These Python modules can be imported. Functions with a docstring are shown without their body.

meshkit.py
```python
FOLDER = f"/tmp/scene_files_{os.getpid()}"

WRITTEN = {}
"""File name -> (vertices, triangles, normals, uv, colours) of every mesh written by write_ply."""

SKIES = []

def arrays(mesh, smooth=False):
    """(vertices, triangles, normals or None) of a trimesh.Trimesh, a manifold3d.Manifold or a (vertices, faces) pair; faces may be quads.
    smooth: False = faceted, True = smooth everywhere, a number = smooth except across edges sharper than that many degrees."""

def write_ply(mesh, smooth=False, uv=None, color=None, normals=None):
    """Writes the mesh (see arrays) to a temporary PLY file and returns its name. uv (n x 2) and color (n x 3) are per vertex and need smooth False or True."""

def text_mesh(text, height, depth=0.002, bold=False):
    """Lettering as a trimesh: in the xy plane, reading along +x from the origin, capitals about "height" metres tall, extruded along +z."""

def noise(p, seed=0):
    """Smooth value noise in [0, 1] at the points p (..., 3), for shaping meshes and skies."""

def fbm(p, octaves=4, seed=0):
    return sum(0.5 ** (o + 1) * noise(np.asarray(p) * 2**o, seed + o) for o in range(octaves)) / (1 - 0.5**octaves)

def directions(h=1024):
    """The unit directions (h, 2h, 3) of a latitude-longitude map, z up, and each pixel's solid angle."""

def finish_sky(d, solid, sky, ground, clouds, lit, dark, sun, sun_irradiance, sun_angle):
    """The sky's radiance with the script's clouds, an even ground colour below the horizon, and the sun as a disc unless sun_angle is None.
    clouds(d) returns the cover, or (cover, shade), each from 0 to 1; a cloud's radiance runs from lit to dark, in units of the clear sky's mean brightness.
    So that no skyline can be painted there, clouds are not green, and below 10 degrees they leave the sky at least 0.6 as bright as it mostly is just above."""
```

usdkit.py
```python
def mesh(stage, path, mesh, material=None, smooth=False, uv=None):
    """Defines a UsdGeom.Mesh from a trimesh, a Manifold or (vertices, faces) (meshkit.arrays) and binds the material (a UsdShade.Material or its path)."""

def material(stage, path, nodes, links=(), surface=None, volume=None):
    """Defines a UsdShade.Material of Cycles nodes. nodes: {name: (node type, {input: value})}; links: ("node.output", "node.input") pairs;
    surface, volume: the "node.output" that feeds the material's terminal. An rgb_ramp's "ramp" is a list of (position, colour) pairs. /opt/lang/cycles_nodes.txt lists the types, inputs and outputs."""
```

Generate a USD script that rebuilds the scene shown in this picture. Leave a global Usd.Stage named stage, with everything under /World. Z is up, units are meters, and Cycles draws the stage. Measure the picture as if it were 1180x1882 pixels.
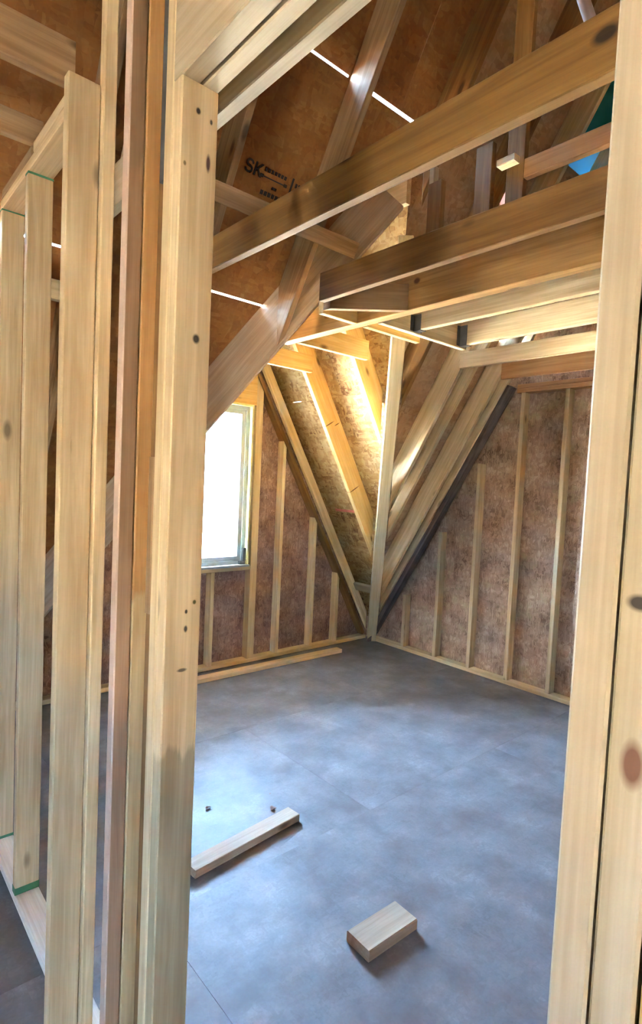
import math, random
import numpy as np
import trimesh
import usdkit, meshkit
from shapely.geometry import Polygon, box as sbox
from shapely.ops import unary_union
from pxr import Gf, Sdf, Usd, UsdGeom, UsdLux, UsdShade

random.seed(7)
rng = np.random.default_rng(7)
stage = Usd.Stage.CreateInMemory()
UsdGeom.SetStageUpAxis(stage, 'Z')
UsdGeom.SetStageMetersPerUnit(stage, 1.0)
UsdGeom.Xform.Define(stage, '/World')
UsdGeom.Scope.Define(stage, '/World/Looks')

# ------------------------------------------------------------------ camera, sky, sun, daylight, exposure
# X runs along the far window wall (into the room), Y along the right-hand wall (towards the window), Z up
EYE = np.array([0.0, 0.0, 1.75])
RIGHT = np.array([0.75287566, -0.65649865, 0.04677352])
DOWN = np.array([0.00031356, -0.07070901, -0.99749694])
AHEAD = np.array([0.6581627, 0.75100583, -0.05302924])
FOCAL_PX, WIDTH_PX = 1037.13, 1180.0
cam = UsdGeom.Camera.Define(stage, '/World/camera')
m = Gf.Matrix4d(*RIGHT, 0, *(-DOWN), 0, *(-AHEAD), 0, *EYE, 1)
cam.AddTransformOp().Set(m)
cam.CreateHorizontalApertureAttr(36.0)
cam.CreateFocalLengthAttr(36.0 * FOCAL_PX / WIDTH_PX)
cam.CreateClippingRangeAttr(Gf.Vec2f(0.05, 500))
cam.CreateExposureAttr(6.75)

dome = UsdLux.DomeLight.Define(stage, '/World/sky')
dome.CreateIntensityAttr(1.0)
dome.CreateColorAttr(Gf.Vec3f(0.36, 0.62, 1.05))

sun = UsdLux.DistantLight.Define(stage, '/World/sun')
sun.CreateIntensityAttr(2.9)
sun.CreateNormalizeAttr(True)
sun.CreateAngleAttr(0.53)
sun.CreateColorAttr(Gf.Vec3f(1.0, 0.90, 0.74))
sd = np.array([0.55, 0.12, -0.83]); sd /= np.linalg.norm(sd)      # the way the sunlight travels
zz = -sd; xx = np.cross([0, 1, 0], zz); xx /= np.linalg.norm(xx); yy = np.cross(zz, xx)
sun.AddTransformOp().Set(Gf.Matrix4d(*xx, 0, *yy, 0, *zz, 0, 0, 0, 20, 1))

# ------------------------------------------------------------------ materials
LOOKS = {}


def rgb(*c):
    """sRGB 0-255 to linear"""
    c = np.array(c, float) / 255
    return tuple(float(x) for x in np.where(c <= 0.04045, c / 12.92, ((c + 0.055) / 1.055) ** 2.4))


def wood(name, light, dark, rough=0.65, knots=(), stain=0.0, stain_col=(0.16, 0.12, 0.08), scale=1.0, split=None):
    """Sawn timber whose grain runs along the object's x axis. knots: (centre, radii, colour) in object space.
    split: (x from, x to, soft, colour, factor) a length of the board of another tone."""
    n = {
        'tc': ('texture_coordinate', {}),
        'oi': ('object_info', {}),
        'off': ('math', {'math_type': 'multiply', 'value2': 91.0}),
        'add': ('vector_math', {'math_type': 'add'}),
        'cxyz': ('combine_xyz', {}),
        'map1': ('mapping', {'scale': (0.7 * scale, 11.0 * scale, 11.0 * scale)}),
        'map2': ('mapping', {'scale': (2.5 * scale, 120.0 * scale, 120.0 * scale)}),
        'map3': ('mapping', {'scale': (2.2 * scale, 5.5 * scale, 5.5 * scale)}),
        'n1': ('noise_texture', {'scale': 2.6, 'detail': 3.0, 'roughness': 0.6, 'distortion': 0.6}),
        'n2': ('noise_texture', {'scale': 1.0, 'detail': 3.0, 'roughness': 0.6}),
        'n3': ('noise_texture', {'scale': 1.7, 'detail': 2.0}),
        'vk': ('voronoi_texture', {'scale': 1.0, 'randomness': 1.0}),
        'r1': ('rgb_ramp', {'ramp': [(0.30, dark), (0.52, tuple(0.45 * a + 0.55 * b for a, b in zip(dark, light))), (0.70, light)]}),
        'mr2': ('map_range', {'from_min': 0.35, 'from_max': 0.65, 'to_min': 0.0, 'to_max': 1.0, 'clamp': True}),
        'fine': ('mix', {'mix_type': 'multiply', 'fac': 0.35}),
        'finec': ('rgb_ramp', {'ramp': [(0.0, (0.72, 0.66, 0.58)), (1.0, (1.06, 1.05, 1.03))]}),
        'kr': ('map_range', {'from_min': 0.055, 'from_max': 0.12, 'to_min': 0.85, 'to_max': 0.0, 'clamp': True}),
        'km': ('mix', {'mix_type': 'mix', 'color2': tuple(0.28 * x for x in dark)}),
        'tone': ('hsv', {'hue': 0.5, 'saturation': 1.0, 'fac': 1.0}),
        'tv': ('map_range', {'from_min': 0.0, 'from_max': 1.0, 'to_min': 0.88, 'to_max': 1.08}),
        'st': ('map_range', {'from_min': 0.50, 'from_max': 0.72, 'to_min': 0.0, 'to_max': stain, 'clamp': True}),
        'sm': ('mix', {'mix_type': 'mix', 'color2': stain_col}),
        'bump': ('bump', {'strength': 0.25, 'distance': 0.0015}),
        'p': ('principled_bsdf', {'roughness': rough, 'specular_ior_level': 0.25}),
    }
    L = [('oi.random', 'off.value1'), ('off.value', 'cxyz.x'), ('off.value', 'cxyz.y'), ('off.value', 'cxyz.z'), ('tc.object', 'add.vector1'), ('cxyz.vector', 'add.vector2'),
         ('add.vector', 'map1.vector'), ('add.vector', 'map2.vector'), ('add.vector', 'map3.vector'),
         ('map1.vector', 'n1.vector'), ('map2.vector', 'n2.vector'), ('map3.vector', 'vk.vector'), ('add.vector', 'n3.vector'),
         ('n1.fac', 'r1.fac'), ('n2.fac', 'mr2.value'), ('mr2.result', 'finec.fac'), ('r1.color', 'fine.color1'), ('finec.color', 'fine.color2'),
         ('vk.distance', 'kr.value'), ('kr.result', 'km.fac'), ('fine.color', 'km.color1'),
         ('oi.random', 'tv.value'), ('tv.result', 'tone.value'), ('km.color', 'tone.color'),
         ('n3.fac', 'st.value'), ('st.result', 'sm.fac'), ('tone.color', 'sm.color1'), ('n2.fac', 'bump.height'), ('bump.normal', 'p.normal')]
    last = 'sm.color'
    if split:
        a, b, soft, col, fac = split
        n |= {'sx': ('separate_xyz', {}), 'wob': ('math', {'math_type': 'multiply_add', 'value2': 0.12, 'value3': 0.0}), 'sxa': ('math', {'math_type': 'add'}),
              's0': ('map_range', {'from_min': a, 'from_max': a + soft, 'to_min': 0.0, 'to_max': fac, 'clamp': True}),
              's1': ('map_range', {'from_min': b, 'from_max': b + soft, 'to_min': 1.0, 'to_max': 0.0, 'clamp': True}),
              'sp': ('math', {'math_type': 'multiply'}), 'sc': ('mix', {'mix_type': 'multiply', 'color2': col})}
        L += [('tc.object', 'sx.vector'), ('n1.fac', 'wob.value1'), ('sx.x', 'sxa.value1'), ('wob.value', 'sxa.value2'), ('sxa.value', 's0.value'), ('sxa.value', 's1.value'),
              ('s0.result', 'sp.value1'), ('s1.result', 'sp.value2'), ('sp.value', 'sc.fac'), (last, 'sc.color1')]
        last = 'sc.color'
    for i, (c, r, col) in enumerate(knots):
        n |= {f'kc{i}': ('vector_math', {'math_type': 'subtract', 'vector2': tuple(map(float, c))}), f'kd{i}': ('vector_math', {'math_type': 'divide', 'vector2': tuple(map(float, r))}),
              f'kl{i}': ('vector_math', {'math_type': 'length'}), f'kq{i}': ('map_range', {'from_min': 0.55, 'from_max': 1.05, 'to_min': 0.92, 'to_max': 0.0, 'clamp': True}),
              f'kx{i}': ('mix', {'mix_type': 'mix', 'color2': col})}
        L += [('tc.object', f'kc{i}.vector1'), (f'kc{i}.vector', f'kd{i}.vector1'), (f'kd{i}.vector', f'kl{i}.vector1'), (f'kl{i}.value', f'kq{i}.value'),
              (f'kq{i}.result', f'kx{i}.fac'), (last, f'kx{i}.color1')]
        last = f'kx{i}.color'
    L.append((last, 'p.base_color'))
    LOOKS[name] = usdkit.material(stage, f'/World/Looks/{name}', n, L, surface='p.BSDF')
    return LOOKS[name]


def strand_board(name, cols, scale=1.0, bump=0.5, stretch=(1.0, 1.0), blotch=None, rough=0.75, flake=0.36):
    """Oriented strand board: overlapping flakes. cols: dark to light."""
    n = {
        'tc': ('texture_coordinate', {}), 'oi': ('object_info', {}), 'off': ('math', {'math_type': 'multiply', 'value2': 53.0}), 'cx': ('combine_xyz', {}),
        'add': ('vector_math', {'math_type': 'add'}),
        'wn': ('noise_texture', {'scale': 6.0 * scale, 'detail': 2.0}),
        'wv': ('vector_math', {'math_type': 'multiply_add', 'vector2': (0.05, 0.05, 0.0)}),
        'ma': ('mapping', {'scale': (9.0 * scale * stretch[0], 40.0 * scale * stretch[1], 1.0), 'rotation': (0, 0, 0.5)}),
        'mb': ('mapping', {'scale': (36.0 * scale * stretch[0], 10.0 * scale * stretch[1], 1.0), 'rotation': (0, 0, -0.35)}),
        'mc': ('mapping', {'scale': (14.0 * scale * stretch[0], 34.0 * scale * stretch[1], 1.0), 'rotation': (0, 0, -0.9)}),
        'va': ('voronoi_texture', {'scale': 1.0}), 'vb': ('voronoi_texture', {'scale': 1.0}), 'vc': ('voronoi_texture', {'scale': 1.0}),
        'sa': ('separate_color', {}), 'sb': ('separate_color', {}), 'sc': ('separate_color', {}),
        'sel': ('math', {'math_type': 'greater_than', 'value2': 0.5}), 'sel2': ('math', {'math_type': 'greater_than', 'value2': 0.62}),
        'm1': ('mix_float', {}), 'm2': ('mix_float', {}),
        'big': ('noise_texture', {'scale': 2.4 * scale, 'detail': 3.0}),
        'fin': ('noise_texture', {'scale': 60.0 * scale, 'detail': 2.0}),
        'ms': ('math', {'math_type': 'multiply_add', 'value2': 1.0, 'value3': 0.19 - 0.5 * flake - 0.125 - 0.19 }), 'ms2': ('math', {'math_type': 'multiply_add', 'value2': flake}),
        'ms3': ('math', {'math_type': 'multiply_add', 'value2': 0.25}),
        'r': ('rgb_ramp', {'ramp': [(0.15, cols[0]), (0.40, cols[1]), (0.62, cols[2]), (0.90, cols[3])]}),
        'bump': ('bump', {'strength': bump, 'distance': 0.004}),
        'p': ('principled_bsdf', {'roughness': rough, 'specular_ior_level': 0.25}),
    }
    L = [('oi.random', 'off.value1'), ('off.value', 'cx.x'), ('off.value', 'cx.y'), ('tc.object', 'add.vector1'), ('cx.vector', 'add.vector2'),
         ('add.vector', 'wn.vector'), ('wn.color', 'wv.vector1'), ('add.vector', 'wv.vector3'),
         ('wv.vector', 'ma.vector'), ('wv.vector', 'mb.vector'), ('wv.vector', 'mc.vector'), ('ma.vector', 'va.vector'), ('mb.vector', 'vb.vector'), ('mc.vector', 'vc.vector'),
         ('va.color', 'sa.color'), ('vb.color', 'sb.color'), ('vc.color', 'sc.color'), ('sa.g', 'sel.value1'), ('sb.g', 'sel2.value1'),
         ('sel.value', 'm1.fac'), ('sa.r', 'm1.a'), ('sb.r', 'm1.b'), ('sel2.value', 'm2.fac'), ('m1.result', 'm2.a'), ('sc.r', 'm2.b'),
         ('add.vector', 'big.vector'), ('add.vector', 'fin.vector'), ('m2.result', 'ms2.value1'), ('big.fac', 'ms.value1'), ('ms.value', 'ms2.value3'),
         ('fin.fac', 'ms3.value1'), ('ms2.value', 'ms3.value3'), ('ms3.value', 'r.fac'), ('m2.result', 'bump.height'), ('bump.normal', 'p.normal')]
    last = 'r.color'
    if blotch:
        col, lo, hi, fac, sc = blotch
        n |= {'bn': ('noise_texture', {'scale': sc, 'detail': 4.0, 'roughness': 0.65}), 'bm': ('map_range', {'from_min': lo, 'from_max': hi, 'to_min': 0.0, 'to_max': fac, 'clamp': True}),
              'bx': ('mix', {'mix_type': 'mix', 'color2': col})}
        L += [('add.vector', 'bn.vector'), ('bn.fac', 'bm.value'), ('bm.result', 'bx.fac'), (last, 'bx.color1')]
        last = 'bx.color'
    L.append((last, 'p.base_color'))
    LOOKS[name] = usdkit.material(stage, f'/World/Looks/{name}', n, L, surface='p.BSDF')
    return LOOKS[name]


def plain(name, col, rough=0.5, metal=0.0, noise=0.15, scale=20.0):
    n = {'tc': ('texture_coordinate', {}), 'n': ('noise_texture', {'scale': scale, 'detail': 3.0}),
         'r': ('rgb_ramp', {'ramp': [(0.25, tuple(x * (1 - noise) for x in col)), (0.75, tuple(min(1.0, x * (1 + noise)) for x in col))]}),
         'p': ('principled_bsdf', {'roughness': rough, 'metallic': metal})}
    LOOKS[name] = usdkit.material(stage, f'/World/Looks/{name}', n, [('tc.object', 'n.vector'), ('n.fac', 'r.fac'), ('r.color', 'p.base_color')], surface='p.BSDF')
    return LOOKS[name]


BLACK = (0.02, 0.012, 0.01)
PINE_L, PINE_D = (0.77, 0.59, 0.34), (0.58, 0.40, 0.205)
wood('pine', PINE_L, PINE_D)
wood('pine_pale', (0.55, 0.43, 0.275), (0.46, 0.345, 0.205), stain=0.12)
wood('beam_cream', (0.74, 0.60, 0.36), (0.62, 0.47, 0.25))
wood('pine_grey', (0.44, 0.275, 0.14), (0.29, 0.165, 0.075), stain=0.4, stain_col=(0.24, 0.17, 0.11))
wood('beam_grey', (0.56, 0.40, 0.26), (0.42, 0.28, 0.17), stain=0.3, stain_col=(0.30, 0.21, 0.14))
wood('pine_gold', (0.72, 0.48, 0.20), (0.58, 0.34, 0.10))
wood('pine_red', (0.62, 0.33, 0.14), (0.46, 0.22, 0.08))
wood('pine_brown', (0.34, 0.19, 0.10), (0.24, 0.12, 0.06))
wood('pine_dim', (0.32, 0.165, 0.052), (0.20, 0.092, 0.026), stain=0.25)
wood('plate_white', (0.86, 0.82, 0.76), (0.74, 0.68, 0.60))
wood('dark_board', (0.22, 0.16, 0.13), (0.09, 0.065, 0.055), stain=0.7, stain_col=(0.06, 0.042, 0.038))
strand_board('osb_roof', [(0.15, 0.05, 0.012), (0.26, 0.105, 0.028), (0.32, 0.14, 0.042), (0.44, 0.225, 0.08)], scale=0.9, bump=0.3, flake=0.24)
strand_board('osb_roof_lit', [(0.24, 0.12, 0.055), (0.38, 0.215, 0.11), (0.46, 0.28, 0.155), (0.60, 0.40, 0.25)], scale=0.9, bump=0.3, flake=0.26)  # lighter copy of the roof board; leaked daylight is put into its colour
strand_board('osb_dormer', [(0.18, 0.08, 0.024), (0.35, 0.20, 0.07), (0.44, 0.28, 0.11), (0.56, 0.40, 0.19)], scale=1.0, bump=0.4, flake=0.42)
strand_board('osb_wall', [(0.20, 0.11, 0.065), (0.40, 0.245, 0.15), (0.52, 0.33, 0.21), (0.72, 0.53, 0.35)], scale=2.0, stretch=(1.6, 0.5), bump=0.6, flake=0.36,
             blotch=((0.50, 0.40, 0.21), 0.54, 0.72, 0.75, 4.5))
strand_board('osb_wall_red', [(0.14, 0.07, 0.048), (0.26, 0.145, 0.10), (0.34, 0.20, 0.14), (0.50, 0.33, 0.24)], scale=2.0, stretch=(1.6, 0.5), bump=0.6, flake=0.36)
strand_board('osb_floor', [(0.125, 0.112, 0.106), (0.18, 0.163, 0.155), (0.22, 0.20, 0.19), (0.32, 0.30, 0.285)], scale=1.6, bump=0.06, rough=0.5, flake=0.13,
             blotch=((0.125, 0.096, 0.088), 0.46, 0.72, 0.75, 3.5))
plain('hanger_steel', (0.20, 0.20, 0.21), 0.45, 0.9)
plain('strip_grey', (0.10, 0.095, 0.09), 0.55, 0.2)
plain('paint_green', (0.06, 0.20, 0.09), 0.7)
plain('stamp_ink', (0.015, 0.012, 0.010), 0.8)
plain('vinyl_frame', (0.36, 0.40, 0.40), 0.35, noise=0.04)
plain('liner_paint', (0.62, 0.54, 0.24), 0.5, noise=0.05)
plain('crank_dark', (0.06, 0.07, 0.08), 0.4)
plain('strap_green', (0.12, 0.30, 0.20), 0.5)
plain('sliver_red', (0.62, 0.16, 0.10), 0.5)
plain('pipe_white', (0.62, 0.52, 0.47), 0.4, noise=0.05)
plain('ground_tan', (0.74, 0.66, 0.50), 0.9, scale=0.6)
plain('siding', (0.45, 0.42, 0.38), 0.8)
plain('chip', (0.30, 0.14, 0.08), 0.8)
LOOKS['pane'] = usdkit.material(stage, '/World/Looks/pane', {'t': ('transparent_bsdf', {'color': (0.95, 0.97, 0.97)}), 'g': ('glossy_bsdf', {'color': (1, 1, 1), 'roughness': 0.02}),
                                'f': ('fresnel', {'IOR': 1.45}), 'm': ('mix_closure', {})}, [('f.fac', 'm.fac'), ('t.BSDF', 'm.closure1'), ('g.BSDF', 'm.closure2')], surface='m.closure')


def film(name, through, face):
    """thin dense sheet that lets a little daylight through"""
    LOOKS[name] = usdkit.material(stage, f'/World/Looks/{name}', {'tc': ('texture_coordinate', {}), 'n': ('noise_texture', {'scale': 3.0, 'detail': 2.0}),
                                  'r': ('rgb_ramp', {'ramp': [(0.3, tuple(0.6 * c for c in through)), (0.7, tuple(1.3 * c for c in through))]}),
                                  'd': ('diffuse_bsdf', {'color': face}), 't': ('translucent_bsdf', {}), 'a': ('add_closure', {})},
                                  [('tc.object', 'n.vector'), ('n.fac', 'r.fac'), ('r.color', 't.color'), ('d.BSDF', 'a.closure1'), ('t.BSDF', 'a.closure2')], surface='a.closure')


film('membrane', (0.0008, 0.0028, 0.0023), (0.02, 0.10, 0.085))
film('membrane_blue', (0.012, 0.027, 0.034), (0.15, 0.35, 0.45))
film('vent_glow_film', (0.06, 0.042, 0.036), (0.6, 0.45, 0.4))

# ------------------------------------------------------------------ helpers
TAKEN = {}


def numbered(parent, name):
    k = TAKEN.get((parent, name), 0)
    TAKEN[(parent, name)] = k + 1
    return f'{parent}/{name}' + (f'_{k:03d}' if k else '')


def tag(prim, label=None, cat=None, group=None, kind=None):
    prim = prim.GetPrim()
    for k, v in (('label', label), ('category', cat), ('group', group), ('kind', kind)):
        if v:
            prim.SetCustomDataByKey(k, v)
    return prim


def thing(name, label=None, cat=None, group=None, kind=None, loc=(0, 0, 0)):
    p = numbered('/World', name)
    x = UsdGeom.Xform.Define(stage, p)
    x.AddTranslateOp().Set(Gf.Vec3d(*map(float, loc)))
    tag(x, label, cat, group, kind)
    x.loc = np.array(loc, float)
    return x


def put(name, mesh, mat, parent=None, frame=None, smooth=False):
    """One mesh of the scene. frame: (origin, ex, ey, ez) of the mesh's own axes in the world."""
    base = str(parent.GetPath()) if parent is not None else '/World'
    g = usdkit.mesh(stage, numbered(base, name), mesh, LOOKS[mat], smooth=smooth)
    if frame is not None:
        o, ex, ey, ez = [np.array(v, float) for v in frame]
        if parent is not None:
            up = UsdGeom.XformCache().GetLocalToWorldTransform(parent.GetPrim()).GetInverse()
        else:
            up = Gf.Matrix4d(1)
        g.AddTransformOp().Set(Gf.Matrix4d(*map(float, ex), 0, *map(float, ey), 0, *map(float, ez), 0, *map(float, o), 1) * up)
    return g


def unit(v):
    v = np.array(v, float)
    return v / np.linalg.norm(v)


def timber_mesh(length, y0, y1, z0, z1, cut0=None, cut1=None, bev=0.003, bow=0.0):
    """Sawn timber along x with eased edges; cut0, cut1: (point, normal) planes in local space that trim the ends."""
    b = min(bev, 0.25 * min(y1 - y0, z1 - z0))
    ring = [(y0 + b, z0), (y1 - b, z0), (y1, z0 + b), (y1, z1 - b), (y1 - b, z1), (y0 + b, z1), (y0, z1 - b), (y0, z0 + b)]

    def end(x, cut):
        out = []
        for y, z in ring:
            xx_ = x
            if cut is not None:
                p, n = cut
                xx_ = p[0] - (n[1] * (y - p[1]) + n[2] * (z - p[2])) / n[0]
            out.append((xx_, y, z))
        return out
    v = np.array(end(0.0, cut0) + end(length, cut1))
    f = []
    for i in range(8):
        j = (i + 1) % 8
        f += [(i, 8 + j, j), (i, 8 + i, 8 + j)]
    f += [(0, i, i + 1) for i in range(1, 7)] + [(8, 8 + i + 1, 8 + i) for i in range(1, 7)]
    f = np.array(f)
    mesh = trimesh.Trimesh(v, f, process=False)
    if mesh.volume < 0:
        mesh = trimesh.Trimesh(v, f[:, ::-1], process=False)
    return mesh


def timber(name, a, b, up, y, z, mat, label=None, cat=None, group=None, parent=None, cut0=None, cut1=None, kind=None, bev=0.003):
    """Timber along the line a-b; its section spans y (sideways) and z (towards up) about that line. Cuts are world planes (point, normal)."""
    a, b = np.array(a, float), np.array(b, float)
    ex = unit(b - a)
    ez = unit(np.array(up, float) - ex * np.dot(up, ex))
    ey = np.cross(ez, ex)
    M = np.stack([ex, ey, ez])
    loc = lambda c: None if c is None else (M @ (np.array(c[0], float) - a), M @ np.array(c[1], float))
    mesh = timber_mesh(np.linalg.norm(b - a), y[0], y[1], z[0], z[1], loc(cut0), loc(cut1), bev)
    g = put(name, mesh, mat, parent, (a, ex, ey, ez))
    tag(g, label, cat, group, kind)
    return g


def post(name, xs, ys, zs, mat, **k):
    """An upright timber filling the box xs, ys, zs."""
    return timber(name, (xs[0], ys[0], zs[0]), (xs[0], ys[0], zs[1]), (1, 0, 0), (ys[0] - ys[1], 0), (0, xs[1] - xs[0]), mat, **k)


def along_y(name, xs, ys, zs, mat, **k):
    return timber(name, (xs[0], ys[0], zs[0]), (xs[0], ys[1], zs[0]), (0, 0, 1), (xs[0] - xs[1], 0), (0, zs[1] - zs[0]), mat, **k)


def along_x(name, xs, ys, zs, mat, **k):
    return timber(name, (xs[0], ys[0], zs[0]), (xs[1], ys[0], zs[0]), (0, 0, 1), (0, ys[1] - ys[0]), (0, zs[1] - zs[0]), mat, **k)


def sheet(name, poly, frame, thick, mat, parent, **k):
    """Flat panel(s): the polygon lies in the frame's x-y plane and is thick along its z."""
    made = []
    for g in getattr(poly, 'geoms', [poly]):
        if g.is_empty or g.area < 1e-4:
            continue
        made.append(put(name, trimesh.creation.extrude_polygon(g, thick, engine='earcut'), mat, parent, frame))
        tag(made[-1], **k)
    return made


def bx(x0, x1, y0, y1, z0, z1):
    return trimesh.creation.box(bounds=[[x0, y0, z0], [x1, y1, z1]])


def joined(*ms):
    return trimesh.util.concatenate(ms)

# ------------------------------------------------------------------ the roof's planes (undersides of the rafters)
S = 1.70
UW, VR = 4.33, 4.64                      # where the main roof and the gable's right slope reach the floor
XG = 2.61                                # the gable's ridge line
ZB = lambda y: S * (UW - y)
ZA = lambda x: S * (VR - x)
ZA2 = lambda x: S * (x - (2 * XG - VR))
q = math.sqrt(1 + S * S)
D2 = 0.184                               # rafter depth
VD = D2 * q                              # the same, measured upright
NB = np.array([0, S, 1]) / q
NA = np.array([S, 0, 1]) / q
NA2 = np.array([-S, 0, 1]) / q
SUM = UW + (2 * XG - VR)                 # left valley: x + y = SUM
DIF = VR - UW                            # right valley: x - y = DIF
YR = 0.55                                # main ridge

# ------------------------------------------------------------------ floor
floor = thing('floor', kind='structure')
seam_y, seam_x = 1.995, 2.2
for j in range(-4, 3):
    for i in range(-3, 3):
        x0 = seam_x + 2.44 * i + (1.22 if j % 2 else 0)
        y0 = seam_y + 1.22 * j
        p = sbox(x0 + 0.0005, y0 + 0.0005, x0 + 2.4395, y0 + 1.2195).intersection(sbox(-3.4, -2.9, 4.78, 4.5))
        if not p.is_empty:
            sheet('floor_panel', p, ((0, 0, -0.02), (1, 0, 0), (0, 1, 0), (0, 0, 1)), 0.02 - 0.0006 * ((i + j) % 2), 'osb_floor', floor)
sub = put('subfloor', bx(-3.4, 4.78, -2.9, 4.5, -0.3, -0.021), 'pine_dim', floor)
ground = put('ground', bx(-60, 60, -60, 60, -3.2, -3.0), 'ground_tan')
tag(ground, kind='structure')

# ------------------------------------------------------------------ window wall (Y = 4.4), right wall (X = 4.62)
WY, WX = 4.40, 4.62
w_back = thing('wall_back', kind='structure')
WIN = (2.20, 2.97, 0.93, 2.43)           # x0, x1, z0, z1
def rake_a(x): return ZA(x)
studs_b = [0.75, 1.16, 1.57, 2.16 - 0.076, 2.585, 3.003, 3.336, 3.776, 4.128]
for x in studs_b:
    top = min(ZA(x + 0.04), ZA2(x)) - 0.02
    if 2.2 < x < 2.9:
        z1 = WIN[2] - 0.04
    else:
        z1 = top
    n = (S, 0, 1) if x > XG else (-S, 0, 1)
    wide = 0.076 if abs(x - 3.003) < 1e-6 or abs(x - 2.084) < 1e-6 else 0.038
    cut = None if z1 < top else (((x, WY, z1)), n)
    post('stud', (x, x + wide), (WY, WY + 0.089), (0.038, z1), 'pine', parent=w_back, cut1=cut)
along_x('bottom_plate', (0.5, 4.62), (WY, WY + 0.089), (0, 0.038), 'pine', parent=w_back)
along_x('window_sill_plate', (WIN[0] - 0.04, 3.003), (WY, WY + 0.089), (WIN[2] - 0.038, WIN[2]), 'pine', parent=w_back)
along_x('window_header', (WIN[0] - 0.10, 3.003), (WY, WY + 0.089), (WIN[3], WIN[3] + 0.28), 'pine_gold', parent=w_back)
post('stud', (XG - 0.019, XG + 0.019), (WY, WY + 0.089), (WIN[3] + 0.28, ZA(XG) - 0.02), 'pine', parent=w_back)
# raked plates on top of the studs
timber('raked_plate', (4.60, WY, ZA(4.60)), (XG, WY, ZA(XG)), NA, (-0.089, 0), (-0.038, 0), 'pine_dim', parent=w_back)
timber('raked_plate', (XG, WY, ZA2(XG)), (0.62, WY, ZA2(0.62)), NA2, (-0.089, 0), (-0.038, 0), 'pine_dim', parent=w_back)
gable = Polygon([(0.2, -0.25), (4.72, -0.25), (4.72, 0.25), (XG, ZA(XG) + VD), (0.5, 0.3), (0.2, 0.3)]).difference(sbox(WIN[0], WIN[2], WIN[1], WIN[3]))
fr = ((0, WY + 0.101, 0), (1, 0, 0), (0, 0, 1), (0, -1, 0))
for i in range(4):
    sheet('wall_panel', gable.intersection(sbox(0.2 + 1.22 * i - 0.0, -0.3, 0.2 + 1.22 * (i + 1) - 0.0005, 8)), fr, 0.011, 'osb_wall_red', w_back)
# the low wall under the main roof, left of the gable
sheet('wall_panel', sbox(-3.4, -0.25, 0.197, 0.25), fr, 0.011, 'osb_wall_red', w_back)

w_right = thing('wall_right', kind='structure')
TOPZ = 2.62
for i, y in enumerate([3.884, 3.465, 3.062, 2.66, 2.262, 1.86, 1.46, 1.06, 0.66, 0.26, -0.14, -0.55, -0.95]):
    z1 = min(TOPZ, ZB(y + 0.038) - 0.10)
    post('stud', (WX, WX + 0.089), (y - 0.038, y), (0.038, z1), 'pine', parent=w_right)
along_y('bottom_plate', (WX, WX + 0.089), (-2.9, 4.39), (0, 0.038), 'pine', parent=w_right)
along_y('top_plate', (WX - 0.004, WX + 0.089), (-2.9, 2.70), (TOPZ, TOPZ + 0.038), 'pine_red', parent=w_right)
along_y('top_plate', (WX, WX + 0.089), (-2.9, 2.70), (TOPZ + 0.039, TOPZ + 0.076), 'pine_red', parent=w_right)
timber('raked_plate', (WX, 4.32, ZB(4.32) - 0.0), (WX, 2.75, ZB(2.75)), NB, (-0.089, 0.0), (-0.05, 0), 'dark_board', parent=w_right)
side = Polygon([(-2.9, -0.25), (4.55, -0.25), (4.55, 0.2), (UW, VD), (YR, ZB(YR) + VD), (-2.9, ZB(YR) + VD - S * (YR + 2.9))])
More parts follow.
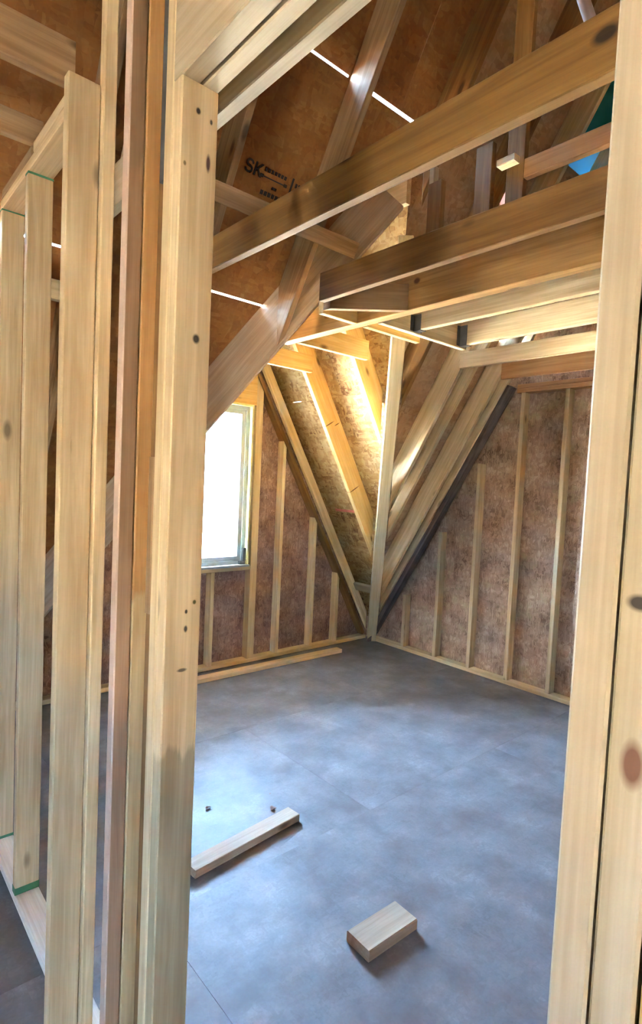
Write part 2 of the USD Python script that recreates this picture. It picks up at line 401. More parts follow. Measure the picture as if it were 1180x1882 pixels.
fr = ((WX + 0.101, 0, 0), (0, 1, 0), (0, 0, 1), (1, 0, 0))
for i in range(7):
    sheet('wall_panel', side.intersection(sbox(4.55 - 1.22 * (i + 1) + 0.0005, -0.3, 4.55 - 1.22 * i, 12)), fr, 0.011, 'osb_wall', w_right)

# ------------------------------------------------------------------ window
win = thing('window_1', kind='structure')
x0, x1, z0, z1 = WIN
fy0, fy1 = WY + 0.03, WY + 0.10


def frame_mesh(a, b, c, d, w, y0, y1):
    return joined(bx(a, b, y0, y1, c, c + w), bx(a, b, y0, y1, d - w, d), bx(a, a + w, y0, y1, c + w, d - w), bx(b - w, b, y0, y1, c + w, d - w))


put('jamb_liner', frame_mesh(x0, x1, z0, z1, 0.018, WY - 0.012, WY + 0.101), 'liner_paint', win)
put('frame', frame_mesh(x0 + 0.018, x1 - 0.018, z0 + 0.018, z1 - 0.018, 0.035, WY + 0.035, WY + 0.10), 'vinyl_frame', win)
put('sash', frame_mesh(x0 + 0.053, x1 - 0.053, z0 + 0.053, z1 - 0.053, 0.038, WY + 0.05, WY + 0.09), 'vinyl_frame', win)
put('pane', bx(x0 + 0.09, x1 - 0.09, WY + 0.068, WY + 0.072, z0 + 0.09, z1 - 0.09), 'pane', win)
put('sill', bx(x0, x1, WY - 0.03, WY + 0.05, z0 - 0.0, z0 + 0.019), 'vinyl_frame', win)
crank = joined(bx(x1 - 0.085, x1 - 0.03, WY + 0.0, WY + 0.04, z0 + 0.02, z0 + 0.05), bx(x1 - 0.05, x1 - 0.022, WY + 0.005, WY + 0.03, z0 + 0.05, z0 + 0.17))
put('crank', crank, 'crank_dark', win)

# ------------------------------------------------------------------ roofs: sheathing in sheets, with open joints
roof = thing('roof_main', kind='structure')
region_b = Polygon([(-3.4, YR), (-3.4, UW + 0.16), (2 * XG - VR, UW + 0.16), (2 * XG - VR, UW), (XG, UW - (VR - XG)), (VR, UW), (VR + 0.1, UW + 0.1), (4.75, UW + 0.16), (4.75, YR)])
off = VD + 0.0
CY = lambda y: q * (y)                    # slope length per metre of plan


def roof_sheets(parent, region, origin_plan, ex, down, nrm, zfun, rows, colstart, colw, gap, mat, name='roof_panel', holes=()):
    """region: plan polygon. Sheets lie in rows that run along ex; rows are given as plan distances along 'down'."""
    ex, dn = np.array(ex, float), np.array(down, float)
    ey3 = unit([dn[0], dn[1], -S])
    o = np.array([0, 0, 0.0])
    # plan -> local: u = p.ex, w = (p.down) * q
    def to_local(poly):
        pts = lambda ring: [(np.dot(p, ex[:2]), np.dot(p, dn[:2]) * q) for p in ring.coords]
        return Polygon(pts(poly.exterior))
    reg = to_local(region)
    # world position of local origin: plan (0,0) on the plane
    org = np.array([0, 0, zfun(0, 0) + VD])
    ez = np.cross(ex, ey3)
    t = 0.011
    o = org if np.dot(ez, nrm) > 0 else org + np.array(nrm) * t
    for r, (a, b) in enumerate(zip(rows[:-1], rows[1:])):
        k0 = int((reg.bounds[0] - colstart) // colw) - 1
        for k in range(k0, k0 + int((reg.bounds[2] - reg.bounds[0]) / colw) + 4):
            s0 = colstart + colw * (k + (0.5 if r % 2 else 0))
            g0, g1 = (gap[r], gap[r + 1]) if not np.isscalar(gap) else (gap, gap)
            cell = sbox(s0 + 0.0003, a * q + g0 / 2, s0 + colw - 0.0003, b * q - g1 / 2).intersection(reg)
            for h in holes:
                cell = cell.difference(h)
            if cell.is_empty:
                continue
            for g in getattr(cell, 'geoms', [cell]):
                if g.geom_type == 'Polygon' and g.area > 2e-3:
                    sheet(name, g, (o, ex, ey3, ez), t, mat, parent)


# main roof: the joints lie at the heights where daylight shows
yj = lambda z: UW - (z - VD) / S
left_b = region_b.intersection(sbox(-4, -4, XG + 0.09, 9))
right_b = region_b.intersection(sbox(XG + 0.09, -4, 9, 9))
hole_open = sbox(3.885, 0.9 * q, 4.50, 2.10 * q)
hole_vent = sbox(3.45, 2.275 * q, 3.67, 2.325 * q)


def slit(xa, xb, z, gap):
    return sbox(xa, yj(z) * q - gap / 2, xb, yj(z) * q + gap / 2)


rows = [YR, yj(6.0), yj(4.93), yj(3.862), yj(2.80), yj(1.73), yj(0.66), UW + 0.2]
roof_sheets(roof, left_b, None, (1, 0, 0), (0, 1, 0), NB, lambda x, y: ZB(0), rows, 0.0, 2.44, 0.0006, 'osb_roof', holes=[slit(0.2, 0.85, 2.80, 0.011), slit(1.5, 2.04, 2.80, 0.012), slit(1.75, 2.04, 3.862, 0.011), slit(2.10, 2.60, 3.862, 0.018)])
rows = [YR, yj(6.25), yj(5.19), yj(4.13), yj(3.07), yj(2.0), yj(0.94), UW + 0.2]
roof_sheets(roof, right_b, None, (1, 0, 0), (0, 1, 0), NB, lambda x, y: ZB(0), rows, 1.6, 2.44, 0.0006, 'osb_roof_lit', holes=(hole_open, hole_vent, slit(4.33, 4.61, 3.07, 0.030), slit(3.52, 3.66, 3.0, 0.022), slit(3.86, 3.95, 3.09, 0.022)))
# the rear slope over the hall
ex, ey3 = np.array([1.0, 0, 0]), unit([0, -1, -S])
ez = np.cross(ex, ey3)
sheet('rear_panel', sbox(-3.4, 0, 4.75, 3.45 * q), ((0, YR, ZB(YR) + VD), ex, ey3, ez), 0.012, 'osb_roof', roof)

dorm = thing('roof_gable', kind='structure')
reg_a = Polygon([(XG, UW - (VR - XG)), (XG, WY + 0.14), (VR + 0.13, WY + 0.14), (VR + 0.13, UW + 0.13), (VR, UW)])
xj = lambda z: VR - (z - VD) / S
rowsA = [XG, xj(2.502), xj(1.446), VR + 0.2]
roof_sheets(dorm, reg_a, None, (0, 1, 0), (1, 0, 0), NA, lambda x, y: ZA(0), rowsA, 1.2, 2.44, 0.0006, 'osb_dormer', holes=[sbox(a, xj(z) * q - g / 2, b, xj(z) * q + g / 2) for a, b, z, g in ((4.22, 4.34, 2.502, 0.004), (3.03, 3.13, 2.502, 0.010))])
reg_a2 = Polygon([(XG, UW - (VR - XG)), (XG, WY + 0.14), (2 * XG - VR - 0.1, WY + 0.14), (2 * XG - VR - 0.1, UW + 0.1), (2 * XG - VR, UW)])
xg2 = 2 * XG - VR
roof_sheets(dorm, reg_a2, None, (0, -1, 0), (-1, 0, 0), NA2, lambda x, y: ZA2(0), [-XG, -(xg2 + (2.2 - VD) / S), -xg2 + 0.2], -6.1, 2.44, 0.003, 'osb_dormer')

# roofing felt over the open bay
felt_o = np.array([0, 0, ZB(0) + VD + 0.03])
fe = ((felt_o), (1, 0, 0), unit([0, 1, -S]), np.cross((1, 0, 0), unit([0, 1, -S])))
fe2 = (felt_o - np.array([0, 0, 0.012]), *fe[1:])
sheet('roof_membrane', sbox(3.6, 0.6 * q, 4.66, 2.02 * q), fe, 0.002, 'membrane', roof)
sheet('roof_membrane', sbox(3.38, 2.235 * q, 3.74, 2.40 * q), fe2, 0.002, 'vent_glow_film', roof)  # made-up film over the vent hole; its pinkish glow replaces open sky
sheet('roof_membrane', sbox(3.6, 2.005 * q, 4.66, 2.23 * q), fe2, 0.002, 'membrane_blue', roof)

# panel stamp on the main roof's sheathing
ex, ey3 = np.array([1.0, 0, 0]), unit([0, -1, S])      # reading along +x, up the slope
en = np.cross(ex, ey3)                                  # faces out and up; the print is on the underside
st_parts = []


def at_stamp(mesh):                                      # mirrored into the underside: x right, y up as seen from below
    return mesh


under = np.array([0, 0, ZB(0) + VD]) - en * 0.0015
def stamp_pos(x, y):
    return np.array([x, y, ZB(y) + VD - 0.0018])
def glyphs(text, h, x, y, dx=0, dy=0, bold=True):
    t_ = meshkit.text_mesh(text, h, 0.001, bold=bold)
    t_.apply_translation([dx, dy, 0])
    return t_
def rect(dx, dy, w, h):
    b_ = bx(dx, dx + w, dy, dy + h, 0, 0.001)
    return b_
marks = joined(glyphs('SK', 0.060, 0, 0, 0, 0.05), rect(-0.075, 0.095, 0.035, 0.03), rect(-0.07, 0.03, 0.03, 0.025),
               *[rect(0.12 + 0.021 * i, 0.088, 0.015, 0.018) for i in range(7)], rect(0.11, 0.060, 0.16, 0.006), rect(0.10, 0.055, 0.022, 0.016), rect(0.255, 0.055, 0.022, 0.016),
               rect(0.19, 0.020, 0.03, 0.012), *[rect(0.13 + 0.024 * i, -0.022, 0.018, 0.022) for i in range(6)],
               rect(0.298, -0.03, 0.012, 0.145), *[rect(0.325 + 0.02 * i, 0.075, 0.014, 0.022) for i in range(3)], *[rect(0.325 + 0.02 * i, 0.035, 0.014, 0.018) for i in range(2)])
g = put('panel_stamp', marks, 'stamp_ink', roof, (stamp_pos(1.615, 2.602) , ex, ey3, en))
tag(g, label='black ink lettering and arrow printed on the sheathing')

# ------------------------------------------------------------------ rafters of the main roof
ridge_pt = (0, YR, 0)


def main_rafter(xc, label, mat='pine_grey', y_low=None, side=0, up_to=YR + 0.02, group='rafters of the main roof slope', name='rafter', low_cut=None):
    yl = y_low
    a = (xc, yl, ZB(yl)); b = (xc, up_to, ZB(up_to))
    return timber(name, a, b, NB, (-0.019, 0.019), (0, D2), mat, label=label, cat='rafter', group=group, cut0=low_cut, cut1=((0, up_to, 0), (0, 1, 0)))


hv = 0.022 * math.sqrt(2)
cutL = lambda x: ((SUM / 2 - 0, SUM / 2, 0) + np.array([-hv, -hv, 0]) * 0.7, (1, 1, 0))
cutR = ((DIF / 2 + 2, 2 - DIF / 2, 0) + np.array([0.05, -0.05, 0]), (1, -1, 0))
main_rafter(-0.96, 'grey-brown sloping rafter farthest left, high behind the partition studs', y_low=4.30)
main_rafter(-0.35, 'sloping roof rafter seen at the left between far partition studs', y_low=4.30)
main_rafter(0.26, 'sloping roof rafter behind the leftmost partition studs', y_low=4.30)
main_rafter(0.87, 'sloping rafter glimpsed through the gap beside the door trimmer stud', y_low=SUM - 0.87, low_cut=cutL(0))
main_rafter(1.47, 'rafter just right of the door trimmer, nearest the black panel stamp', y_low=SUM - 1.47, low_cut=cutL(0))
main_rafter(2.072, 'knotty grey rafter crossing behind the nearest joist, between the two bright roof slits', y_low=2.83)
main_rafter(2.70, 'dark rafter right of the bright roof slits, beside the gable peak', 'pine_dim', y_low=2.2, low_cut=cutR)
main_rafter(3.345, 'dark rafter behind the two short posts at upper right', 'pine_dim', y_low=3.345 - DIF, low_cut=cutR)
main_rafter(3.83, 'rafter with pale bottom edge, first to the right of the valley beam', 'pine', y_low=3.83 - DIF, low_cut=cutR)
main_rafter(4.00, 'rafter doubled close beside its neighbour right of the valley beam', 'pine', y_low=4.00 - DIF, low_cut=cutR, up_to=2.45)
main_rafter(4.385, 'rafter second from the right wall, above the dark raked plate', 'pine', y_low=4.385 - DIF, low_cut=cutR)
main_rafter(4.53, 'rafter nearest the right wall, running along the dark raked plate', 'pine', y_low=4.53 - DIF, low_cut=cutR)

# gable's jack rafters
def jack(yc, x_low, label, mat='pine_gold', right=True, x_top=XG + 0.02, low_cut=None, w=0.038, d=D2):
    z = ZA if right else ZA2
    xt = x_top if right else 2 * XG - x_top
    cut1 = ((xt, 0, 0), (1, 0, 0))
    return timber('jack_rafter', (x_low, yc, z(x_low)), (xt, yc, z(xt)), NA if right else NA2, (-w / 2, w / 2), (0, d), mat, label=label, cat='rafter',
                  group='jack rafters of the window gable', cut0=low_cut, cut1=cut1)


cutRA = ((DIF / 2 + 2, 2 - DIF / 2, 0) + np.array([-0.05, 0.05, 0]), (1, -1, 0))
cutLA = ((SUM / 2, SUM / 2, 0) + np.array([hv, hv, 0]) * 0.7, (1, 1, 0))
jack(4.35, 4.58, 'gable-end rafter sloping along the top of the window wall', 'pine', low_cut=cutRA, d=0.085)
CRACK = (0.14, 0.06, 0.015)
wood('jack_split', (0.72, 0.48, 0.20), (0.58, 0.34, 0.10), knots=[((1.34, 0.0, 0.05), (0.007, 0.2, 0.07), CRACK), ((1.30, 0.0, 0.13), (0.006, 0.2, 0.04), CRACK), ((0.67, 0.0, 0.06), (0.007, 0.2, 0.08), CRACK)])
jack(3.80, 4.0, 'golden jack rafter crossed by dark splits, longest one left of the valley beam', 'jack_split', low_cut=cutRA, w=0.045)
timber('rafter_blocking', (4.33, 4.075, ZA(4.33) + 0.10), (4.33, 4.328, ZA(4.33) + 0.10), NA, (-0.045, 0.045), (0, 0.038), 'pine_pale', label='small pale blocking low between gable-end rafter and valley beam', cat='blocking')
jack(3.19, 3.5, 'golden jack rafter nearest the valley beam on its left', low_cut=cutRA, w=0.045)
jack(4.35, 0.66, 'gable-end rafter on the left slope above the window', 'pine', right=False, low_cut=cutLA, d=0.085)
jack(3.80, SUM - 3.80, 'left-slope jack rafter hidden mostly behind the left valley beam', right=False, low_cut=cutLA)
jack(3.19, SUM - 3.19, 'short left-slope jack rafter near the gable peak', right=False, low_cut=cutLA)
timber('ridge_board', (XG, 2.32, ZA(XG) - 0.02), (XG, 4.44, ZA(XG) - 0.02), (0, 0, 1), (-0.019, 0.019), (0, 0.30), 'pine', label='ridge board along the peak of the window gable', cat='ridge board')
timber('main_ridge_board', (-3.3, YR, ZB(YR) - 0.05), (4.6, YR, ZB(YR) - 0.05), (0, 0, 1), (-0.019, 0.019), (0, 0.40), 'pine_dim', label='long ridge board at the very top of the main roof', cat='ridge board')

# valley beams
du = unit([-1, -1, S * 1.0])
vr0, vr1 = np.array([4.60, 4.60 - DIF, 0]), np.array([2.86, 2.86 - DIF, 0])
vr0[2], vr1[2] = ZB(vr0[1]) - 0.10, ZB(vr1[1]) - 0.12
timber('valley_beam', vr0, vr1, (0, 0, 1), (-0.048, 0.048), (0, 0.225), 'beam_cream', label='pale valley beam rising from the far room corner between the rafters', cat='beam', group='valley beams',
       cut0=((4.58, 4.58 - DIF, 0.0), (0, 0, 1)), cut1=((2.80, 2.80 - DIF, 0), (1, 1, 0)))
vl0, vl1 = np.array([0.80, SUM - 0.80, 0]), np.array([XG - 0.03, SUM - XG + 0.03, 0])
vl0[2], vl1[2] = ZB(vl0[1]), ZB(vl1[1])
timber('valley_beam', vl0, vl1, (0, 0, 1), (-0.022, 0.022), (0.0, 0.255), 'beam_grey', label='wide grey-brown valley beam crossing in front of the window top', cat='beam', group='valley beams', bev=0.004)

# ------------------------------------------------------------------ ceiling joists
JG = 'ceiling joists across the room'


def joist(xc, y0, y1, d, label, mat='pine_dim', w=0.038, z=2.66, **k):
    return along_y('ceiling_joist', (xc - w / 2, xc + w / 2), (y0, y1), (z, z + d), mat, label=label, cat='joist', group=JG, **k)


def knot_local(xs, ys, zs, p):
    """a point in an along_y timber's own axes"""
    return (p[1] - ys[0], xs[0] - p[0], p[2] - zs[0])


joist(0.755, -0.6, 2.38, 0.14, 'ceiling joist right behind the door header, nearest the camera', 'pine_pale')
kA = knot_local((1.266, 0), (-0.6, 0), (2.66, 0), (1.266, 0.585, 2.745))
wood('joist_knot', (0.31, 0.16, 0.045), (0.20, 0.095, 0.024), stain=0.25, knots=[(kA, (0.035, 0.02, 0.022), BLACK)])
joist(1.285, -0.6, 2.38, 0.14, 'knotty ceiling joist highest in view, spanning from door trimmer to right post', 'joist_knot')
joist(1.885, -0.6, 2.22, 0.14, 'ceiling joist second from the top, ending beside the left valley beam')
kC = knot_local((2.27, 0), (-0.6, 0), (2.66, 0), (2.27, 1.93, 2.80))
kC2 = knot_local((2.27, 0), (-0.6, 0), (2.66, 0), (2.27, 2.62, 2.75))
kn = dict(knots=[(kC, (0.024, 0.02, 0.018), (0.10, 0.04, 0.02)), (kC2, (0.03, 0.02, 0.02), (0.30, 0.12, 0.03))])
wood('joist_gold', (0.46, 0.26, 0.09), (0.30, 0.155, 0.05), **kn)
cj = thing('ceiling_joist', 'doubled deep ceiling joist with a round knot and pale bottom edges', 'joist', JG)
along_y('ply', (2.27, 2.308), (-0.6, 3.10), (2.66, 2.895), 'joist_gold', parent=cj)
along_y('ply', (2.311, 2.349), (-0.6, 3.10), (2.664, 2.895), 'joist_gold', parent=cj)


def hanger(parent, xc, y, z, d, w=0.044):
    """U-shaped joist hanger at the joist's +y end"""
    t = 0.003
    mm = joined(bx(xc - w / 2 - t, xc - w / 2, y - 0.055, y, z - t, z + d), bx(xc + w / 2, xc + w / 2 + t, y - 0.055, y, z - t, z + d), bx(xc - w / 2 - t, xc + w / 2 + t, y - 0.055, y, z - t, z - 0.0005),
                bx(xc - w / 2 - 0.03, xc - w / 2 - t, y - 0.003, y, z, z + d), bx(xc + w / 2 + t, xc + w / 2 + 0.03, y - 0.003, y, z, z + d))
    put('joist_hanger', mm, 'hanger_steel', parent)


for xc, y1, d, lab in ((2.64, 2.232, 0.105, 'short ceiling joist hung on a steel hanger beside the doubled joist'),
                       (3.10, 2.232, 0.145, 'pale ceiling joist hung on a dark steel hanger above the right rafters')):
    t_ = thing('ceiling_joist', lab, 'joist', JG)
    along_y('board', (xc - 0.019, xc + 0.019), (-0.6, y1), (2.672, 2.672 + d), 'pine', parent=t_)
    hanger(t_, xc, y1, 2.670, d * 0.86)
joist(3.65, -0.6, 2.62, 0.118, 'ceiling joist second from the right wall, resting against a rafter', 'pine', z=2.665)
joist(4.20, -0.6, 2.60, 0.13, 'reddish ceiling joist closest to the right wall top plate', 'pine_red', z=2.665)

# members about the gable opening
TG = 'short framing pieces between joists and gable'
along_x('trimmer_joist', (2.012, 2.268), (2.355, 2.393), (2.66, 2.80), 'pine_gold', label='golden trimmer piece running from the diagonal brace to the doubled joist', cat='joist', group=TG)
along_x('trimmer_joist', (2.351, 2.83), (2.355, 2.393), (2.66, 2.80), 'pine_gold', label='golden trimmer piece from the doubled joist to the valley beam top', cat='joist', group=TG)
along_x('header_joist', (2.351, 3.16), (2.234, 2.272), (2.66, 2.82), 'pine', label='header piece that carries the two steel joist hangers', cat='joist', group=TG)
timber('diagonal_brace', (1.88, 2.395, 2.66), (2.255, 2.02, 2.66), (0, 0, 1), (-0.019, 0.019), (0, 0.135), 'pine_grey', label='horizontal diagonal brace under the second joist, by the left valley beam', cat='brace', group=TG,
       cut0=((1.982, 0, 0), (1, 0, 0)), cut1=((2.268, 0, 0), (1, 0, 0)))
along_x('ceiling_tie', (2.351, 2.99), (2.965, 3.003), (2.66, 2.80), 'pine_gold', label='golden ceiling tie from the doubled joist to the jack rafter by the valley beam', cat='tie beam', group=TG)
along_x('ceiling_tie', (2.10, 3.05), (3.675, 3.713), (2.66, 2.80), 'pine_gold', label='golden ceiling tie low behind the grey valley beam, meeting the long jack rafter', cat='tie beam', group=TG)
# flat board nailed under the left rafters
bz = 3.13; byy = UW - bz / S
timber('flat_brace', (0.95, byy, bz), (2.335, byy, bz), -NB, (-0.045, 0.045), (0.001, 0.039), 'pine_grey', label='grey flat board nailed across the rafters, its end sticking out under the nearest joist', cat='brace')
bz2 = 2.566; by2 = UW - bz2 / S
along_x('blocking', (0.68, 0.846), (by2 - 0.02, by2 + 0.02), (bz2 - 0.04, bz2 + 0.05), 'pine', label='pale blocking piece seen between the two left partition studs', cat='blocking')
# upright struts above the joists
PG = 'short upright posts above the joists'
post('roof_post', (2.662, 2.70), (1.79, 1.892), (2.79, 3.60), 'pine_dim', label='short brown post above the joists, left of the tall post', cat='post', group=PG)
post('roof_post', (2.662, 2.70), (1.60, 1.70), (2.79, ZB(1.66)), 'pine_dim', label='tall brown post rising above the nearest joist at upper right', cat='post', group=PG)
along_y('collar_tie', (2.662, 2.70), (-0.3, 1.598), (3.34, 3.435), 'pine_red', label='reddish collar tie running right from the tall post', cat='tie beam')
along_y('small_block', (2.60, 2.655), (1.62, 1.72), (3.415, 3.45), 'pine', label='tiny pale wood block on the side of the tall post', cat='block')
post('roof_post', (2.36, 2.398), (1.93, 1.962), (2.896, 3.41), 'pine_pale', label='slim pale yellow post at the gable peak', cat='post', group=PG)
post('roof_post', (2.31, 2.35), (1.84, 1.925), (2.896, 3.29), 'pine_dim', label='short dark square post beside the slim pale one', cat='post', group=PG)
# pale pipe stub high on the right
pm = trimesh.creation.cylinder(radius=0.02, height=0.34, sections=20)
pv = unit([0.0, 0.35, 1.0])
g = put('pipe', pm, 'pipe_white', None, (np.array([2.0, 0.975, 3.38]) + pv * 0.17, unit(np.cross([1, 0, 0], pv)) if False else (1, 0, 0), np.cross(pv, (1, 0, 0)), pv), smooth=30)
tag(g, 'pale pipe end hanging in the roof space at upper right', 'pipe')

# ------------------------------------------------------------------ the partition with the doorway (X = 0.565 to 0.654)
PX, PB = 0.565, 0.654
PZ = 2.862
SG = 'partition studs left of the doorway'


def stud_thing(ys, zs, label, mat='pine', xs=(PX, PB), green=(), group=SG):
    t_ = thing('partition_stud', label, 'stud', group, loc=(xs[0], ys[0], 0))
    post('board', xs, ys, zs, mat, parent=t_)
    for a_, b_ in green:
        put('painted_end', bx(xs[0] - 0.0008, xs[1] + 0.0008, ys[0] - 0.0008, ys[1] + 0.0008, a_, b_), 'paint_green', t_, ((0, 0, 0), (1, 0, 0), (0, 1, 0), (0, 0, 1)))
    return t_


wood('pine_k3', PINE_L, PINE_D, knots=[((2.53, -0.04, 0.055), (0.03, 0.03, 0.012), (0.25, 0.14, 0.07)), ((1.86, -0.04, 0.062), (0.010, 0.03, 0.007), (0.12, 0.04, 0.02)), ((1.37, -0.04, 0.03), (0.03, 0.03, 0.010), (0.30, 0.17, 0.08)), ((2.02, -0.04, 0.022), (0.012, 0.03, 0.008), (0.12, 0.05, 0.03))])
stud_thing((2.82, 2.858), (0.038, PZ), 'pale partition stud at the far left edge, cut by the picture', green=((PZ - 0.006, PZ), (0.038, 0.05)))
stud_thing((2.395, 2.433), (0.038, PZ), 'partition stud second from the left, green paint at both its ends', green=((PZ - 0.008, PZ), (0.038, 0.066)))
stud_thing((1.671, 1.710), (0.0, 2.825), 'pale wide partition stud, third from the left, standing in front of the plate', 'pine_k3', xs=(0.488, 0.575))
post('partition_stud', (0.577, 0.613), (1.652, 1.689), (0.038, 4.4), 'pine_k3', label='full-height stud fixed to the back of the third partition stud', cat='stud', group=SG)
k1 = [((1.70, -0.0, 0.03), (0.02, 0.012, 0.012), BLACK)]
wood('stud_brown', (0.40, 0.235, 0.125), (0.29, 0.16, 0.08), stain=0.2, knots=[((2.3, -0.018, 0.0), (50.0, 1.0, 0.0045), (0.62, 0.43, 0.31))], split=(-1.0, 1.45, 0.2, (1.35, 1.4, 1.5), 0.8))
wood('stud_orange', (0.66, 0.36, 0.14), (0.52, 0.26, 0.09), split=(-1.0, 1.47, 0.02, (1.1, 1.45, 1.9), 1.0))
post('partition_stud', (PX, 0.607), (1.438, 1.474), (0.0, 4.6), 'stud_brown', label='brown-shaded full-height stud left of the doorway posts', cat='stud', group=SG)
post('partition_stud', (0.609, PB), (1.436, 1.474), (0.0, 4.6), 'stud_orange', label='orange-toned full-height stud, paler below, directly behind the brown one', cat='stud', group=SG)
post('backing_stud', (0.612, 0.650), (1.246, 1.36), (0.0, 3.3), 'pine_dim', label='dark flatwise stud recessed in the gap left of the doorway posts', cat='stud')
post('grey_strip', (PX + 0.01, PX + 0.02), (1.246, 1.275), (2.42, 3.25), 'strip_grey', label='dull grey strip in the upper gap left of the doorway posts', cat='strip', bev=0.002)
post('scrap_strip', (PX + 0.004, PX + 0.022), (1.246, 1.272), (1.42, 1.79), 'pine_grey', label='thin greyish wood strip midway up the gap left of the doorway posts', cat='strip')

# doorway posts
YJ = 1.155                                # door side of the left trimmer
DG = 'posts framing the doorway'
post('king_stud', (PX, PB), (YJ + 0.041, YJ + 0.079), (0.0, 3.05), 'pine', label='king stud on the left of the doorway, running up past the header', cat='stud', group=DG)
# trimmer: knots, ink marks and a stained lower end where the photo has them (own axes: x up, y = -Y, z = +X)
W = lambda z, x: (z, -0.0, x)
yk = 0.0
kj = [((2.055, 0.0, 0.053), (0.012, 0.02, 0.0095), BLACK), ((2.44, 0.0, 0.068), (0.022, 0.02, 0.006), (0.06, 0.02, 0.03)), ((2.54, 0.0, 0.040), (0.008, 0.02, 0.006), BLACK),
      ((2.53, 0.0, 0.072), (0.007, 0.02, 0.004), BLACK), ((1.40, 0.0, 0.052), (0.009, 0.02, 0.005), BLACK), ((1.44, 0.0, 0.052), (0.006, 0.02, 0.004), BLACK),
      ((1.46, 0.0, 0.072), (0.006, 0.02, 0.005), (0.10, 0.09, 0.02)), ((1.305, 0.0, 0.046), (0.005, 0.02, 0.014), (0.12, 0.09, 0.06)), ((2.42, 0.0, 0.012), (0.006, 0.02, 0.004), (0.2, 0.14, 0.06))]
wood('trimmer', PINE_L, PINE_D, stain=0.10, knots=kj, split=(-1.0, 1.16, 0.02, (0.62, 0.66, 0.66), 0.9))
post('trimmer_stud', (PX, PB), (YJ, YJ + 0.038), (0.0, 2.598), 'trimmer', label='left doorway trimmer with a round dark hole and grey-stained foot', cat='stud', group=DG)
kr = []
post('trimmer_stud', (PX, PB), (0.213, 0.251), (0.0, 2.598), 'pine_pale', label='right doorway post nearest the opening, pale with a bright edge', cat='stud', group=DG)
kb = [((1.33, 0.05, 0.0), (0.055, 0.020, 0.03), (0.14, 0.05, 0.02)), ((1.585, 0.035, 0.0), (0.010, 0.02, 0.03), BLACK)]
wood('post_knot', (0.54, 0.43, 0.275), (0.455, 0.345, 0.195), knots=[((1.50, -0.018, 0.0), (0.026, 0.012, 0.02), (0.16, 0.06, 0.03)), ((1.652, -0.022, 0.0), (0.009, 0.013, 0.02), BLACK)])
post('king_stud', (PX, PB), (0.170, 0.2105), (0.0, 3.05), 'post_knot', label='right doorway post with a brown knot and a black mark', cat='stud', group=DG)
post('king_stud', (PX, PB), (0.126, 0.1665), (0.0, 3.05), 'pine_gold', label='third stud at the lower right corner, outside the doorway', cat='stud', group=DG)
hd = thing('door_header', 'thick doubled header beam over the doorway, high at the left', 'header')
along_y('ply', (PX, 0.610), (0.213, YJ + 0.038), (2.60, 2.86), 'pine_pale', parent=hd)
along_y('ply', (0.617, PB), (0.213, YJ + 0.038), (2.60, 2.86), 'pine_pale', parent=hd)
tp = thing('top_plate', 'doubled top plate lying over the left partition studs', 'plate')
along_y('plate', (PX, PB), (1.974, 4.3), (PZ + 0.001, PZ + 0.039), 'pine', parent=tp)
along_y('plate', (PX, PB), (1.974, 2.33), (PZ + 0.040, PZ + 0.078), 'pine', parent=tp)
along_y('plate', (PX, PB), (2.36, 4.3), (PZ + 0.040, PZ + 0.078), 'pine_grey', parent=tp)
along_y('bottom_plate', (PX, PB), (1.476, 4.3), (0, 0.037), 'plate_white', label='whitish bottom plate on the floor under the left partition studs', cat='plate')
along_y('top_plate', (PX, PB), (0.208, YJ + 0.038), (PZ, PZ + 0.076), 'pine', label='top plate above the doorway header, over the frame edge', cat='plate')

# hall ceiling joists that land on the partition's plate
HG = 'hall ceiling joists at upper left'
along_x('hall_joist', (-3.1, 0.60), (1.985, 2.023), (2.985, 3.125), 'pine_grey', label='larger pale hall joist at the top left, meeting the third partition stud', cat='joist', group=HG)
along_x('hall_joist', (-3.1, 0.60), (2.34, 2.378), (2.941, 3.03), 'pine_grey', label='smaller hall joist at the left edge, resting on the top plate', cat='joist', group=HG)

# ------------------------------------------------------------------ the hall behind the camera, closed but for small unseen openings added as fill light
hall = thing('wall_left', kind='structure')
prof = Polygon([(-2.9, -0.25), (4.5, -0.25), (4.5, 0.2), (UW, VD), (YR, ZB(YR) + VD), (-2.9, ZB(YR) + VD - S * (YR + 2.9))]).difference(sbox(0.0, 0.8, 0.35, 1.3))  # the hole is an invented side opening that lets fill daylight in
sheet('wall_panel', prof, ((-3.4, 0, 0), (0, 1, 0), (0, 0, 1), (1, 0, 0)), 0.02, 'osb_wall', hall)
wf = thing('wall_front', kind='structure')
sheet('wall_panel', sbox(-3.4, -0.25, 4.72, 2.4).difference(sbox(-1.75, 0.7, -1.25, 1.4)), ((0, -2.9, 0), (1, 0, 0), (0, 0, 1), (0, -1, 0)), 0.03, 'osb_wall', wf)  # made-up window hole, sized to brighten the near studs

# ------------------------------------------------------------------ loose things on the floor
along_x('loose_board', (2.30, 4.02), (0, 0.089), (0, 0.038), 'pine', label='long loose two-by-four lying on the floor along the window wall', cat='board')
bd = stage.GetPrimAtPath('/World/loose_board')
ang = math.atan2(4.133 - 4.15, 4.0 - 2.37)
UsdGeom.Xformable(bd).ClearXformOpOrder()
ca, sa = math.cos(ang), math.sin(ang)
UsdGeom.Xformable(bd).AddTransformOp(opSuffix='lie').Set(Gf.Matrix4d(ca, sa, 0, 0, -sa, ca, 0, 0, 0, 0, 1, 0, 2.28, 4.152, 0.0006, 1))


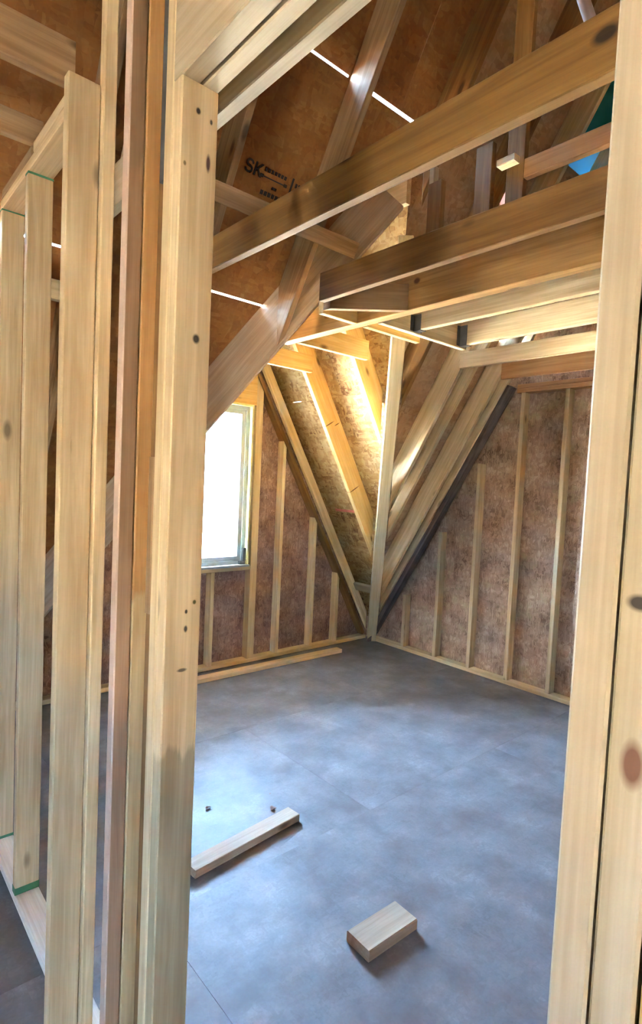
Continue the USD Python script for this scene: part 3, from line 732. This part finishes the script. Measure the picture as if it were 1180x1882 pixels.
def lying(name, c0, c1, w, h, mat, label, cat, z=0.0006):
    """timber lying on the floor: its near bottom edge runs from c0 to c1, w wide away from the camera"""
    a, b = np.array([*c0, z]), np.array([*c1, z])
    return timber(name, a, b, (0, 0, 1), (0, w), (0, h), mat, label=label, cat=cat, bev=0.003)


lying('offcut_board', (1.205, 2.088), (1.830, 2.145), 0.089, 0.038, 'beam_grey', 'long thin board offcut lying on the floor just inside the doorway', 'board')
# the short block: slightly cupped top
L_, W_ = 0.262, 0.125
blk = timber_mesh(L_, 0, W_, 0, 0.045, bev=0.005).subdivide().subdivide()
g = put('wood_block', blk, 'beam_grey', None, (np.array([1.492, 1.318, 0.0006]), unit([1.771 - 1.484, 1.313 - 1.322, 0]), np.cross((0, 0, 1), unit([1.771 - 1.484, 1.313 - 1.322, 0])), (0, 0, 1)))
tag(g, 'short chunky wood block lying on the floor in front', 'block')
for i, (cx_, cy_, r_) in enumerate([(1.792, 2.319, 0.028), (1.52, 2.52, 0.022), (1.86, 2.44, 0.008)]):
    v = rng.normal(size=(14, 3)) * [1.0, 0.6, 0.3]
    c = trimesh.convex.convex_hull(v / np.abs(v).max(0) * [r_, r_ * 0.6, r_ * 0.3])
    c.apply_translation([0, 0, -c.bounds[0][2] + 0.0006])
    g = put('wood_chip', c, 'chip', None, ((cx_, cy_, 0), (1, 0, 0), (0, 1, 0), (0, 0, 1)))
    tag(g, ['brown wood chip on the floor behind the thin board offcut', 'small wood chip on the floor farther toward the window', 'tiny wood chip right of the thin board offcut'][i], 'wood chip', 'wood chips on the floor')

# green strap and added red tape on the gable sheathing
def ribbon(name, p0, p1, nrm, w, mat, label, cat, t=0.003):
    p0, p1 = np.array(p0, float), np.array(p1, float)
    ex_ = unit(p1 - p0); ez_ = unit(np.array(nrm) - ex_ * np.dot(nrm, ex_)); ey_ = np.cross(ez_, ex_)
    g_ = put(name, bx(0, np.linalg.norm(p1 - p0), -w / 2, w / 2, 0, t), mat, None, (p0, ex_, ey_, ez_))
    tag(g_, label, cat)


ribbon('green_strap', (3.071, 2.70, 2.74), (3.192, 2.943, 2.512), NA, 0.012, 'strap_green', 'thin green strap hanging beside the top of the valley beam', 'strap')
for y_a, y_b in ((3.83, 4.32),):
    xx0 = xj(1.446) - 0.016
    ribbon('red_tape', (xx0, y_a, ZA(xx0) + VD - 0.004), (xx0, y_b, ZA(xx0) + VD - 0.004), -NA, 0.03, 'sliver_red', 'added red tape across the gable sheathing joint by the long jack rafter', 'sliver', t=0.002)  # made-up piece standing in for the reddish glimpse through the joint
